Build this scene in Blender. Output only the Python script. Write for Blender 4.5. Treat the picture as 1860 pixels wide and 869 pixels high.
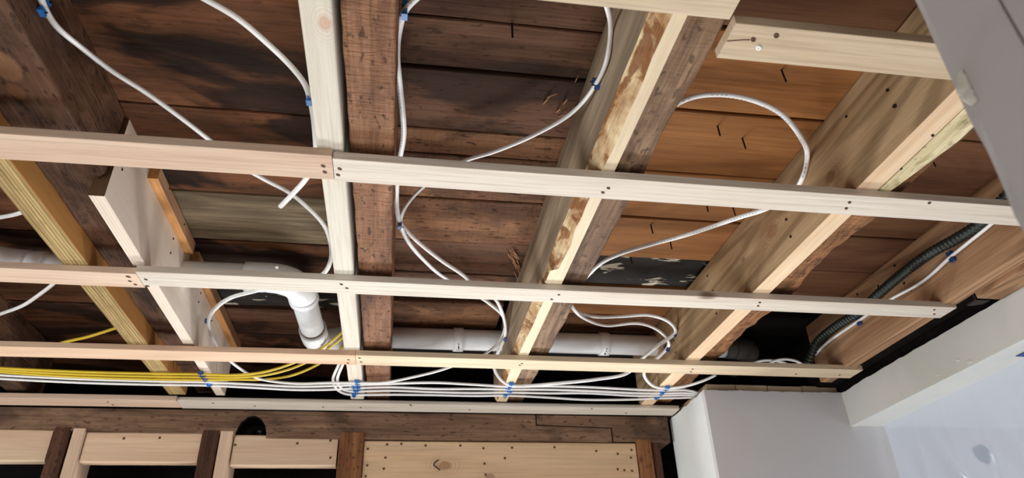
import bpy, bmesh, math, random
import numpy as np
from mathutils import Vector, Matrix, noise

for o in list(bpy.data.objects):
    bpy.data.objects.remove(o, do_unlink=True)
S = bpy.context.scene
COL = S.collection
random.seed(7)

# ------------------------------------------------------------------ camera
# two vanishing points of the photograph (along the joists, along the strapping) give the lens and the tilt
CX, CY = 930.0, 434.5
VX, VY = (9400.0, 882.0), (700.0, 1200.0)
F = math.sqrt(-((VY[0]-CX)*(VX[0]-CX)+(VY[1]-CY)*(VX[1]-CY)))
def _n(v):
    v = np.array(v, float); return v/np.linalg.norm(v)
RX = _n((VX[0]-CX, VX[1]-CY, F)); RY = _n((VY[0]-CX, VY[1]-CY, F)); RZ = _n(np.cross(RX, RY))
R = np.stack([RX, RY, RZ])
ZC = 1.70                                   # eye height above the floor
cam_d = bpy.data.cameras.new('camera'); cam = bpy.data.objects.new('camera', cam_d); COL.objects.link(cam)
m = Matrix(((R[0, 0], -R[0, 1], -R[0, 2]), (R[1, 0], -R[1, 1], -R[1, 2]), (R[2, 0], -R[2, 1], -R[2, 2])))
cam.matrix_world = Matrix.Translation((0, 0, ZC)) @ m.to_4x4()
cam_d.sensor_fit = 'HORIZONTAL'; cam_d.sensor_width = 36.0; cam_d.lens = F/1860*36.0
cam_d.clip_start = 0.02
cam_d.dof.use_dof = True; cam_d.dof.focus_distance = 1.25; cam_d.dof.aperture_fstop = 7.0
S.camera = cam

# ------------------------------------------------------------------ world, daylight, fill lights, exposure
W = bpy.data.worlds.new('world'); S.world = W; W.use_nodes = True
bg = W.node_tree.nodes['Background']; bg.inputs[0].default_value = (1.0, 0.93, 0.85, 1); bg.inputs[1].default_value = 0.20
def area(name, loc, target, sx, sy, power, color):
    d = bpy.data.lights.new(name, 'AREA'); d.shape = 'RECTANGLE'; d.size = sx; d.size_y = sy; d.energy = power; d.color = color
    o = bpy.data.objects.new(name, d); COL.objects.link(o); o.location = (loc[0], loc[1], loc[2]+ZC)
    o.rotation_euler = (Vector(target)-Vector(loc)).to_track_quat('-Z', 'Y').to_euler()
    return o
# light from the room beyond the framed back wall, low down, shining up to the joists
area('daylight_back_room', (0.2, 3.4, -1.0), (0.1, 1.5, 0.6), 1.5, 0.5, 64, (0.95, 0.985, 1.0))
# added fill light from the left, for the left-facing sides
area('fill_left', (-3.0, 0.6, -0.7), (0.3, 1.2, 0.6), 1.2, 1.2, 50, (0.92, 0.975, 1.0))
# added fill light behind the camera, lifts the front faces
area('fill_rear', (-0.8, -2.6, 0.0), (0.3, 2.0, 0.45), 1.8, 1.3, 14, (0.97, 0.98, 1.0))
# added upward fill light at floor level, for the pipe and rear cables
area('fill_low', (0.3, 1.75, -1.62), (0.3, 1.85, 0.6), 1.2, 0.5, 17, (0.95, 0.98, 1.0))
# daylight in the next room behind the plastic sheet
area('daylight_right_room', (3.4, 0.9, -0.5), (1.4, 1.4, 0.4), 1.2, 1.4, 23, (0.80, 0.87, 1.0))
S.view_settings.view_transform = 'Standard'; S.view_settings.look = 'None'
S.view_settings.exposure = 0.2; S.view_settings.gamma = 1.0; S.view_settings.use_curve_mapping = False

# ------------------------------------------------------------------ pixel helpers (camera-relative coordinates)
def ray(x, y): return R @ np.array([x-CX, y-CY, F])
def P(px_, py_, **k):
    d = ray(px_, py_)
    if 'z' in k: t = k['z']/d[2]
    elif 'y' in k: t = k['y']/d[1]
    else: t = k['x']/d[0]
    return Vector(d*t)
H = 0.637            # underside of the strapping
ST = 0.014           # strapping thickness
JB = H+ST            # underside of the new joists
CE = 0.818           # underside of the floor boards above

# ------------------------------------------------------------------ materials
def lin(c):
    return tuple((v/255/12.92 if v/255 <= .04045 else ((v/255+.055)/1.055)**2.4) for v in c)+(1.0,)
class NT:
    def __init__(s, name):
        s.m = bpy.data.materials.new(name); s.m.use_nodes = True
        s.t = s.m.node_tree; s.b = s.t.nodes['Principled BSDF']; s.out = s.t.nodes['Material Output']
    def n(s, typ, **k):
        x = s.t.nodes.new('ShaderNode'+typ)
        for a, v in k.items(): setattr(x, a, v)
        return x
    def l(s, a, b): s.t.links.new(a, b)
    def math(s, op, a, b=None, clamp=False):
        x = s.n('Math', operation=op); x.use_clamp = clamp
        for i, v in enumerate((a, b)):
            if v is None: continue
            if isinstance(v, (int, float)): x.inputs[i].default_value = v
            else: s.l(v, x.inputs[i])
        return x.outputs[0]
    def mix(s, f, a, b, mode='MIX'):
        x = s.n('MixRGB', blend_type=mode)
        for i, v in enumerate((f, a, b)):
            if isinstance(v, (int, float)): x.inputs[i].default_value = v
            elif isinstance(v, tuple): x.inputs[i].default_value = v
            else: s.l(v, x.inputs[i])
        return x.outputs[0]
    def ramp(s, f, stops):
        x = s.n('ValToRGB'); e = x.color_ramp.elements
        e[0].position, e[0].color = stops[0]; e[1].position, e[1].color = stops[1]
        for p, c in stops[2:]:
            q = e.new(p); q.color = c
        s.l(f, x.inputs[0]); return x.outputs[0]
    def step(s, f, a, b):
        x = s.n('MapRange'); x.interpolation_type = 'SMOOTHSTEP'; s.l(f, x.inputs[0])
        x.inputs[1].default_value = a; x.inputs[2].default_value = b
        return x.outputs[0]
    def noise(s, vec, scale, detail=4, rough=.55, dist=0.0):
        x = s.n('TexNoise'); s.l(vec, x.inputs['Vector']); x.inputs['Scale'].default_value = scale
        x.inputs['Detail'].default_value = detail; x.inputs['Roughness'].default_value = rough; x.inputs['Distortion'].default_value = dist
        return x.outputs[0]
    def scaled(s, vec, sc):
        x = s.n('Mapping'); s.l(vec, x.inputs[0]); x.inputs[3].default_value = sc; return x.outputs[0]
    def coords(s):
        tc = s.n('TexCoord'); oi = s.n('ObjectInfo')
        mul = s.math('MULTIPLY', oi.outputs['Random'], 23.7)
        cb = s.n('CombineXYZ')
        for i in range(3): s.l(mul, cb.inputs[i])
        ad = s.n('VectorMath', operation='ADD'); s.l(tc.outputs['Object'], ad.inputs[0]); s.l(cb.outputs[0], ad.inputs[1])
        return ad.outputs[0], tc.outputs['Object'], oi.outputs['Random']

def axsc(axis, a, c):
    return tuple(a if i == 'XYZ'.index(axis) else c for i in range(3))

def wood(name, c1, c2, axis='X', cross=16, along=1.3, fine=.30, rings=0.0, ringn=9, bump=.25, rough=.62,
         stain=None, knots=0.0, knotcol=(96, 60, 36), saw=0.0, vary=.10, knot_at=None, layers=None, pits=0.0, spec=.15, ringk=.35):
    t = NT(name); p, po, rnd = t.coords()
    base = t.noise(t.scaled(p, axsc(axis, along, cross)), 1.0, 5, .6, .5)
    col = t.ramp(base, [(.30, lin(c2)), (.66, lin(c1))])
    hgt = base
    if rings:
        rn = t.noise(t.scaled(p, axsc(axis, .9, 7.5)), 1.0, 1.5, .4, .35)
        sn = t.math('SINE', t.math('MULTIPLY', rn, ringn*6.283))
        rr = t.step(sn, -.2, .95)
        col = t.mix(t.math('MULTIPLY', rr, rings), col, tuple(v*.45 for v in lin(c2)[:3])+(1,))
    fn = t.noise(t.scaled(p, axsc(axis, 5, 190)), 1.0, 3, .7)
    fd = t.step(fn, .28, .62)
    col = t.mix(fine, col, t.mix(1.0, col, t.ramp(fd, [(0, (.45, .40, .36, 1)), (1, (1.15, 1.15, 1.15, 1))]), 'MULTIPLY'))
    if layers:                                   # laminated veneer edge lines
        axl, n_, dk = layers
        sep = t.n('SeparateXYZ'); t.l(po, sep.inputs[0])
        wob = t.math('MULTIPLY', t.noise(t.scaled(p, axsc(axis, 4, 30)), 1.0, 2), .006)
        s_ = t.math('SINE', t.math('MULTIPLY', t.math('ADD', sep.outputs['XYZ'.index(axl)], wob), n_))
        col = t.mix(t.math('MULTIPLY', t.step(s_, .35, .95), dk), col, tuple(v*.25 for v in lin(c2)[:3])+(1,))
    if stain:
        sc, sa, lo, hi, amt = stain
        sn = t.noise(t.scaled(p, axsc(axis, sc*.45, sc)), 1.0, 4, .6, .6)
        col = t.mix(t.math('MULTIPLY', t.step(sn, lo, hi), amt), col, lin(sa))
    if pits:
        pn = t.noise(t.scaled(p, axsc(axis, 45, 110)), 1.0, 2, .5)
        col = t.mix(t.math('MULTIPLY', t.step(pn, .60, .68), pits), col, tuple(v*.3 for v in lin(c2)[:3])+(1,))
    if knots:
        v = t.n('TexVoronoi'); v.feature = 'F1'; t.l(t.scaled(p, axsc(axis, 4.2, 11)), v.inputs['Vector']); v.inputs['Scale'].default_value = 1.0
        sepc = t.n('SeparateColor'); t.l(v.outputs['Color'], sepc.inputs[0])
        on = t.math('LESS_THAN', sepc.outputs[0], knots)
        k = t.math('MULTIPLY', t.math('SUBTRACT', 1.0, t.step(v.outputs['Distance'], .05, .13)), on)
        halo = t.math('MULTIPLY', t.math('SUBTRACT', 1.0, t.step(v.outputs['Distance'], .1, .34)), on)
        col = t.mix(t.math('MULTIPLY', halo, .35), col, lin(c2)); col = t.mix(t.math('MULTIPLY', k, .75), col, lin(knotcol))
    if knot_at:
        for (kx, ky, kz, kr, kc) in knot_at:
            sb = t.n('VectorMath', operation='SUBTRACT'); t.l(po, sb.inputs[0]); sb.inputs[1].default_value = (kx, ky, kz)
            ms = t.scaled(sb.outputs[0], axsc(axis, .62, 1.0))
            ln = t.n('VectorMath', operation='LENGTH'); t.l(ms, ln.inputs[0])
            d = t.math('ADD', ln.outputs['Value'], t.math('MULTIPLY', t.math('SUBTRACT', t.noise(po, 60, 2), .5), kr*.5))
            rg = t.math('MULTIPLY', t.step(t.math('SINE', t.math('MULTIPLY', d, 6.283/(kr*.45))), .2, .9), t.math('SUBTRACT', 1.0, t.step(d, kr, kr*3.2)))
            col = t.mix(t.math('MULTIPLY', rg, ringk), col, lin(kc))
            col = t.mix(t.math('MULTIPLY', t.math('SUBTRACT', 1.0, t.step(d, kr*.7, kr)), .6), col, lin(kc))
    hs = t.n('HueSaturation'); t.l(col, hs.inputs['Color'])
    t.l(t.math('ADD', 1.0-vary, t.math('MULTIPLY', rnd, 2*vary)), hs.inputs['Value'])
    t.l(hs.outputs[0], t.b.inputs['Base Color'])
    t.b.inputs['Roughness'].default_value = rough
    t.b.inputs['Specular IOR Level'].default_value = spec
    h2 = t.math('ADD', t.math('MULTIPLY', fn, .6), t.math('MULTIPLY', base, .7))
    if saw:
        sw = t.noise(t.scaled(p, axsc(axis, 140, 22)), 1.0, 3, .6, 1.0)
        h2 = t.math('ADD', h2, t.math('MULTIPLY', sw, saw))
    bp = t.n('Bump'); bp.inputs['Strength'].default_value = bump; bp.inputs['Distance'].default_value = .004
    t.l(h2, bp.inputs['Height']); t.l(bp.outputs[0], t.b.inputs['Normal'])
    return t.m

def plain(name, c, rough=.5, metal=0.0, mott=0.0, scale=8, c2=None, bump=0.0, spec=.4, bscale=60):
    t = NT(name); p, po, rnd = t.coords()
    col = lin(c)
    if mott:
        n_ = t.noise(p, scale, 4, .6, .3)
        col = t.mix(t.math('MULTIPLY', t.step(n_, .38, .68), mott), lin(c), lin(c2))
        t.l(col, t.b.inputs['Base Color'])
    else: t.b.inputs['Base Color'].default_value = col
    t.b.inputs['Roughness'].default_value = rough; t.b.inputs['Metallic'].default_value = metal
    t.b.inputs['Specular IOR Level'].default_value = spec
    if bump:
        bp = t.n('Bump'); bp.inputs['Strength'].default_value = bump; bp.inputs['Distance'].default_value = .003
        t.l(t.noise(p, bscale, 4, .6), bp.inputs['Height']); t.l(bp.outputs[0], t.b.inputs['Normal'])
    return t.m

M = {}
M['strap_cream'] = wood('pine_cream', (221, 211, 198), (205, 190, 173), 'X', fine=.30, knots=.16, bump=.12)
M['strap_tan'] = wood('pine_tan', (206, 186, 160), (190, 166, 136), 'X', fine=.30, knots=.12, bump=.12)
M['strap_pink'] = wood('pine_pinkish', (220, 194, 172), (200, 166, 142), 'X', fine=.25, knots=.18, bump=.10)
M['strap_orange'] = wood('pine_warm', (220, 188, 160), (198, 158, 128), 'X', fine=.25, knots=.2, bump=.10)
M['strap_warm'] = wood('pine_warm_cream', (228, 209, 180), (206, 180, 148), 'X', fine=.28, knots=.18, bump=.12)
M['sister_white'] = wood('spruce_white', (238, 228, 208), (224, 208, 182), 'Y', fine=.18, knots=.12, knotcol=(206, 170, 135), bump=.10)
M['sister_wane'] = wood('spruce_cream', (240, 222, 190), (214, 190, 156), 'Y', fine=.2, bump=.12)
M['sister_grey'] = wood('spruce_weathered', (188, 166, 140), (150, 128, 104), 'Y', rings=.35, ringn=7, fine=.35, bump=.2)
M['bark'] = wood('inner_bark', (232, 206, 164), (160, 108, 62), 'Y', cross=30, along=12, fine=.45, bump=.8, saw=.5, stain=(26, (128, 76, 38), .50, .58, .85))
M['fir'] = wood('fir_sister', (190, 160, 124), (152, 120, 86), 'Y', rings=.5, ringn=8, fine=.3, knots=.10, bump=.15)
M['fir_bottom'] = wood('fir_edge', (236, 208, 174), (214, 178, 142), 'Y', fine=.2, bump=.1)
M['fir_red'] = wood('fir_reddish', (180, 142, 108), (146, 104, 74), 'Y', rings=.5, ringn=11, fine=.38, knots=.06, bump=.15)
M['old_joist'] = wood('old_joist_brown', (158, 114, 85), (104, 68, 49), 'Y', cross=30, along=4, fine=.45, bump=.9, saw=1.3, stain=(7, (60, 38, 27), .52, .72, .6), pits=.7)
M['old_grey'] = wood('old_joist_grey', (158, 126, 98), (92, 66, 48), 'Y', cross=40, along=3, fine=.6, bump=.9, saw=.4, stain=(9, (70, 50, 38), .5, .7, .6), pits=.6)
M['old_dark'] = wood('old_joist_dark', (104, 76, 60), (50, 35, 28), 'Y', cross=20, along=7, fine=.35, bump=1.0, saw=.2, stain=(6, (132, 96, 72), .54, .66, .6), pits=.6)
M['old_bark'] = wood('old_joist_bark', (172, 122, 80), (80, 50, 34), 'Y', cross=38, along=12, fine=.5, bump=1.2, saw=1.0, pits=.5)
M['spalted'] = wood('spalted_scab', (224, 210, 172), (196, 176, 132), 'Y', cross=30, along=5, fine=.45, bump=.4, stain=(26, (150, 134, 96), .52, .66, .7), pits=.5)
M['lvl'] = wood('laminated_veneer', (192, 166, 116), (150, 124, 80), 'Y', cross=70, along=2.0, fine=.8, bump=.3, layers=('X', 1000, .65), stain=(26, (136, 110, 70), .52, .66, .5))
M['ply'] = wood('birch_plywood', (238, 221, 204), (220, 199, 180), 'Y', cross=6, along=1.5, fine=.10, bump=.06, layers=('X', 1100, .22))
M['ply_end'] = wood('plywood_end', (128, 98, 74), (96, 70, 52), 'Z', fine=.4, bump=.3)
M['osb_orange'] = wood('orange_cleat', (212, 156, 98), (180, 122, 70), 'Y', cross=40, along=8, fine=.4, bump=.3)
M['cleat_side'] = wood('cleat_face', (188, 146, 112), (152, 110, 80), 'Y', fine=.3, knots=.15, bump=.15)
M['bd_dark'] = wood('floorboard_dark', (112, 72, 48), (46, 31, 23), 'X', cross=13, along=2.2, fine=.4, bump=.5, rough=.75, stain=(5, (26, 19, 16), .48, .56, .85), pits=.3, spec=.08)
M['bd_brown'] = wood('floorboard_brown', (110, 78, 60), (64, 43, 33), 'X', cross=14, along=2.2, fine=.45, bump=.6, saw=.5, rough=.75, stain=(5, (48, 35, 28), .50, .58, .8), pits=.5, spec=.08)
M['bd_brownlt'] = wood('floorboard_lightbrown', (152, 110, 80), (88, 58, 42), 'X', cross=14, along=2.2, fine=.5, bump=.8, saw=1.2, rough=.75, stain=(6, (66, 48, 42), .52, .62, .6), pits=.7, spec=.08)
M['bd_orange'] = wood('floorboard_orange', (156, 104, 60), (116, 74, 40), 'X', cross=12, along=2.0, fine=.35, bump=.3, rough=.7, knots=.16, rings=.18, ringn=5, stain=(5, (118, 78, 46), .52, .68, .55), spec=.1)
M['bd_red'] = wood('floorboard_red', (118, 82, 58), (84, 54, 38), 'X', cross=12, along=2.0, fine=.3, bump=.25, rough=.7, knots=.12, stain=(6, (72, 46, 33), .5, .7, .5), spec=.08)
M['bd_grey'] = wood('floorboard_grey', (128, 112, 88), (82, 68, 52), 'X', cross=30, along=4, fine=.6, bump=.6, rough=.8, saw=.5)
M['bd_tar'] = wood('floorboard_tarred', (54, 49, 46), (28, 26, 25), 'X', cross=12, along=6, fine=.4, bump=.9, rough=.75, stain=(24, (188, 176, 156), .57, .61, .9), spec=.1)
M['plate'] = wood('old_plate', (140, 110, 88), (82, 60, 48), 'X', cross=22, along=2.4, fine=.5, bump=.7, saw=.4, stain=(8, (62, 47, 39), .5, .66, .7), pits=.6)
M['stud_dark'] = wood('old_stud_dark', (98, 66, 50), (58, 38, 30), 'Z', cross=24, along=3, fine=.5, bump=.6, stain=(8, (66, 46, 36), .5, .7, .6), pits=.5)
M['stud_brown'] = wood('old_stud_brown', (156, 106, 70), (100, 62, 40), 'Z', cross=26, along=3, fine=.5, bump=.7, pits=.6)
M['stud_new'] = wood('new_stud', (226, 198, 172), (208, 176, 150), 'Z', fine=.2, bump=.1)
M['blocking'] = wood('new_blocking', (224, 196, 168), (208, 174, 146), 'X', fine=.2, knots=.2, bump=.1)
M['shade_wood'] = wood('shade_black_wood', (26, 22, 20), (14, 12, 11), 'X', fine=.4, bump=.4, rough=.85, spec=.05)  # near-black tone stands in for shade in gaps and bays
M['maroon'] = wood('dark_maroon_board', (62, 38, 32), (38, 24, 21), 'X', fine=.4, bump=.3)
M['lath'] = wood('lath', (226, 204, 172), (186, 158, 126), 'X', fine=.4, bump=.3)
M['endgrain'] = wood('end_grain', (166, 120, 84), (120, 82, 56), 'Z', fine=.3, bump=.2)
M['plaster_grey'] = plain('plaster_taupe', (216, 212, 213), .85, mott=.5, scale=4, c2=(208, 206, 205), bump=.12, spec=.15)
M['plaster_beam'] = plain('plaster_beige', (212, 209, 204), .85, mott=.7, scale=5, c2=(204, 202, 190), bump=.15, spec=.15)
M['plaster_white'] = plain('white_paint', (222, 222, 216), .7, mott=.4, scale=7, c2=(208, 210, 206), bump=.12, spec=.2)
M['paint_bright'] = plain('bright_white_paint', (238, 241, 239), .6, mott=.3, scale=9, c2=(226, 230, 228), bump=.15, spec=.2)
M['plaster_near'] = plain('grey_drywall_paper', (158, 150, 147), .9, mott=.6, scale=9, c2=(148, 144, 139), bump=.1, spec=.1)
M['pvc'] = plain('pvc_white', (232, 233, 235), .33, mott=.35, scale=14, c2=(206, 200, 194), spec=.5)
M['pvc_fit'] = plain('pvc_fitting', (238, 239, 241), .30, mott=.3, scale=18, c2=(218, 214, 210), spec=.5)
M['pvc_old'] = plain('pvc_dusty', (70, 64, 58), .8, mott=.6, scale=12, c2=(48, 43, 39))
M['ring'] = plain('cement_ring', (126, 110, 98), .6)
M['ink'] = plain('black_ink', (30, 28, 30), .6)
M['white_jkt'] = plain('cable_white', (240, 237, 234), .40, mott=.3, scale=40, c2=(222, 218, 216), spec=.5)
M['yellow_jkt'] = plain('cable_yellow', (220, 188, 48), .4, mott=.4, scale=20, c2=(192, 156, 40), spec=.5)
M['print'] = plain('jacket_print', (178, 175, 175), .5)
M['copper'] = plain('cable_core', (70, 60, 56), .5)
M['blue'] = plain('staple_blue', (44, 122, 200), .4, spec=.5)
M['blue_dk'] = plain('staple_navy', (38, 74, 130), .4, spec=.5)
M['nail'] = plain('nail_iron', (48, 38, 34), .55, .6)
M['screwhole'] = plain('screw_head', (92, 60, 42), .6, .2)
M['conduit'] = plain('conduit_green_grey', (62, 68, 64), .42, .55, mott=.5, scale=60, c2=(40, 44, 42))
M['steel'] = plain('dark_steel', (44, 38, 36), .6, .4)
M['tape'] = plain('painter_tape_blue', (44, 84, 150), .7)
M['chip'] = plain('white_chip', (236, 236, 232), .5)
M['floor'] = plain('bounce_floor', (222, 216, 206), .9, mott=.5, scale=3, c2=(204, 196, 184), bump=.2, spec=.1)  # unseen floor, made pale to bounce light upward
M['patch'] = plain('blue_grey_patch', (84, 112, 128), .8, mott=.5, scale=30, c2=(104, 126, 138))
M['blackbag'] = plain('black_plastic', (18, 20, 24), .18, spec=.6)
def plastic():
    t = NT('poly_sheeting')
    t.t.nodes.remove(t.b)
    df = t.n('BsdfDiffuse'); df.inputs[0].default_value = (.62, .65, .72, 1)
    tr = t.n('BsdfTranslucent'); tr.inputs[0].default_value = (.82, .85, .93, 1)
    tp = t.n('BsdfTransparent'); tp.inputs[0].default_value = (.95, .97, 1, 1)
    gl = t.n('BsdfGlossy'); gl.inputs['Roughness'].default_value = .22; gl.inputs[0].default_value = (1, 1, 1, 1)
    def mx(f, a, b):
        x = t.n('MixShader'); x.inputs[0].default_value = f; t.l(a, x.inputs[1]); t.l(b, x.inputs[2]); return x.outputs[0]
    a = mx(.55, df.outputs[0], tr.outputs[0]); b = mx(.5, a, tp.outputs[0]); c = mx(.06, b, gl.outputs[0])
    t.l(c, t.out.inputs[0]); return t.m
M['plastic'] = plastic()

# ------------------------------------------------------------------ mesh helpers
def link_mesh(name, verts, faces, mats, parent=None, fmat=None, smooth=False, origin=None):
    """verts are camera-relative; the object's origin goes to the middle of the mesh (or to origin)"""
    V = [Vector(v) for v in verts]
    if parent is not None:
        c = Vector(parent['_o']) if '_o' in parent else Vector((0, 0, 0))
        off = Vector((0, 0, 0))
    lo = Vector([min(v[i] for v in V) for i in range(3)]); hi = Vector([max(v[i] for v in V) for i in range(3)])
    o0 = origin if origin is not None else (lo+hi)/2
    me = bpy.data.meshes.new(name)
    me.from_pydata([tuple(v-o0) for v in V], [], faces)
    if not isinstance(mats, (list, tuple)): mats = [mats]
    for x in mats: me.materials.append(M[x])
    if fmat:
        for p_, i in zip(me.polygons, fmat): p_.material_index = i
    bm = bmesh.new(); bm.from_mesh(me); bmesh.ops.recalc_face_normals(bm, faces=bm.faces); bm.to_mesh(me); bm.free()
    if smooth:
        for p_ in me.polygons: p_.use_smooth = True
    ob = bpy.data.objects.new(name, me); COL.objects.link(ob)
    w = o0+Vector((0, 0, ZC))
    if parent is None: ob.location = w
    else:
        ob.parent = parent; ob.location = w-world_loc(parent)
    return ob
def world_loc(o):
    v = Vector(o.location)
    while o.parent is not None:
        o = o.parent; v = v+Vector(o.location)
    return v
def tag(o, label, cat, group=None):
    o['label'] = label; o['category'] = cat
    if group: o['group'] = group
    return o
def struct(o, label=None, cat=None):
    o['kind'] = 'structure'
    if label: o['label'] = label
    if cat: o['category'] = cat
    return o
def thing(name, loc, label, cat, group=None):
    o = bpy.data.objects.new(name, None); COL.objects.link(o); o.empty_display_size = .02
    o.location = Vector(loc)+Vector((0, 0, ZC)); tag(o, label, cat, group); return o

def rr(u0, u1, v0, v1, r, k=2):
    """rounded rectangle profile"""
    pts = []
    for (cu, cv, a0) in ((u1-r, v1-r, 0), (u0+r, v1-r, 90), (u0+r, v0+r, 180), (u1-r, v0+r, 270)):
        for i in range(k+1):
            a = math.radians(a0+90*i/k); pts.append((cu+r*math.cos(a), cv+r*math.sin(a)))
    return pts
def dens(pts, step):
    out = []
    for i, a in enumerate(pts):
        b = pts[(i+1) % len(pts)]
        d = math.hypot(b[0]-a[0], b[1]-a[1]); n_ = max(1, int(d/step))
        for j in range(n_): out.append((a[0]+(b[0]-a[0])*j/n_, a[1]+(b[1]-a[1])*j/n_))
    return out
def sweep(axis, a0, a1, prof, nseg=1, fn=None):
    """extrude a profile along an axis; prof list of (u,v) or function of a; fn(vec)->vec jitters"""
    V, Fc = [], []
    n_ = None
    for i in range(nseg+1):
        a = a0+(a1-a0)*i/nseg
        pr = prof(a) if callable(prof) else prof
        n_ = len(pr)
        for (u, v) in pr:
            q = Vector((a, u, v)) if axis == 'X' else Vector((u, a, v)) if axis == 'Y' else Vector((u, v, a))
            V.append(fn(q) if fn else q)
    for i in range(nseg):
        for j in range(n_):
            k = (j+1) % n_
            Fc.append((i*n_+j, i*n_+k, (i+1)*n_+k, (i+1)*n_+j))
    Fc.append(tuple(range(n_))); Fc.append(tuple(range(nseg*n_, (nseg+1)*n_)))
    return V, Fc
def jit(amp, sc, seed=0.0, keep_top=None):
    def f(q):
        if keep_top is not None and q.z > keep_top: return q
        o = noise.noise_vector(q*sc+Vector((seed, seed*1.7, seed*.6)))
        o2 = noise.noise_vector(q*sc*3.7+Vector((seed+9, seed, 3)))
        return q+o*amp+o2*amp*.45
    return f
def extrude_poly(poly, plane, d0, d1):
    """polygon in a plane ('XZ' extruded along Y, 'YZ' along X, 'XY' along Z)"""
    V = []
    for d in (d0, d1):
        for (a, b) in poly:
            V.append(Vector((a, d, b)) if plane == 'XZ' else Vector((d, a, b)) if plane == 'YZ' else Vector((a, b, d)))
    n_ = len(poly)
    Fc = [(j, (j+1) % n_, n_+(j+1) % n_, n_+j) for j in range(n_)]+[tuple(range(n_)), tuple(range(n_, 2*n_))]
    return V, Fc
def disc(c, nrm, r, h=.0008, n_=9, squash=1.0, ang=0.0):
    """small proud cap with a hollow drive recess (a screw or nail head)"""
    nrm = Vector(nrm).normalized(); a = nrm.orthogonal().normalized(); b = nrm.cross(a)
    V, Fc = [], []
    for (rad, hh) in ((r, -.001), (r, h*.6), (r*.8, h), (r*.42, h), (r*.30, h*.2)):
        for i in range(n_):
            t = 2*math.pi*i/n_+ang
            V.append(Vector(c)+a*math.cos(t)*rad+b*math.sin(t)*rad*squash+nrm*hh)
    for k in range(4):
        for i in range(n_):
            j = (i+1) % n_; Fc.append((k*n_+i, k*n_+j, (k+1)*n_+j, (k+1)*n_+i))
    Fc.append(tuple(range(4*n_, 5*n_)))
    return V, Fc
def screw(parent, c, nrm, r=.0036, mat='screwhole', name='screw', squash=1.0):
    V, Fc = disc(c, nrm, r, squash=squash, ang=random.random())
    return link_mesh(name, V, Fc, mat, parent)

def catmull(pts, step):
    pts = [Vector(p_) for p_ in pts]
    ext = [pts[0]*2-pts[1]]+pts+[pts[-1]*2-pts[-2]]
    out = []
    for i in range(1, len(ext)-2):
        p0, p1, p2, p3 = ext[i-1:i+3]
        def kn(a, b): return max(1e-6, (a-b).length**.5)
        t0 = 0; t1 = t0+kn(p0, p1); t2 = t1+kn(p1, p2); t3 = t2+kn(p2, p3)
        n_ = max(2, int((p2-p1).length/step))
        for j in range(n_):
            t = t1+(t2-t1)*j/n_
            A1 = p0*((t1-t)/(t1-t0))+p1*((t-t0)/(t1-t0)); A2 = p1*((t2-t)/(t2-t1))+p2*((t-t1)/(t2-t1)); A3 = p2*((t3-t)/(t3-t2))+p3*((t-t2)/(t3-t2))
            B1 = A1*((t2-t)/(t2-t0))+A2*((t-t0)/(t2-t0)); B2 = A2*((t3-t)/(t3-t1))+A3*((t-t1)/(t3-t1))
            out.append(B1*((t2-t)/(t2-t1))+B2*((t-t1)/(t2-t1)))
    out.append(pts[-1]); return out
def tube(path, ra, rb=None, n_=10, rad=None, up=Vector((0, 0, 1)), cap=True):
    """tube along a path; ra across, rb along 'up' (flat jacket); rad(s) modulates"""
    rb = rb or ra
    V, Fc = [], []; s = 0
    T = [(path[min(i+1, len(path)-1)]-path[max(i-1, 0)]).normalized() for i in range(len(path))]
    side = None
    for i, p_ in enumerate(path):
        if i: s += (p_-path[i-1]).length
        if side is None:
            side = T[i].cross(up)
            if side.length < 1e-3: side = T[i].orthogonal()
        side = (side-T[i]*side.dot(T[i])).normalized(); v = side.cross(T[i]).normalized()
        k = rad(s) if rad else 1.0
        for j in range(n_):
            a = 2*math.pi*j/n_
            V.append(p_+side*math.cos(a)*ra*k+v*math.sin(a)*rb*k)
    for i in range(len(path)-1):
        for j in range(n_):
            k = (j+1) % n_; Fc.append((i*n_+j, i*n_+k, (i+1)*n_+k, (i+1)*n_+j))
    if cap:
        Fc.append(tuple(range(n_))); Fc.append(tuple(range((len(path)-1)*n_, len(path)*n_)))
    return V, Fc
def face_mats(V, Fc, rules, default=0):
    """rules: list of (test(center, normal) , index)"""
    out = []
    for f in Fc:
        pts = [Vector(V[i]) for i in f]; c = sum(pts, Vector())/len(pts)
        nn = Vector((0, 0, 0))
        for i in range(len(pts)): nn += (pts[i]-pts[0]).cross(pts[(i+1) % len(pts)]-pts[0])
        if nn.length > 0: nn.normalize()
        r = default
        for t, i in rules:
            if t(c, nn): r = i; break
        out.append(r)
    return out

# ================================================================== STRUCTURE
# ---- floor
V, Fc = extrude_poly([(-3.2, -2.2), (3.6, -2.2), (3.6, 5.2), (-3.2, 5.2)], 'XY', -ZC-.03, -ZC)
struct(link_mesh('floor', V, Fc, 'floor'), 'unseen floor below the open ceiling, made pale to bounce light up', 'floor')

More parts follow.
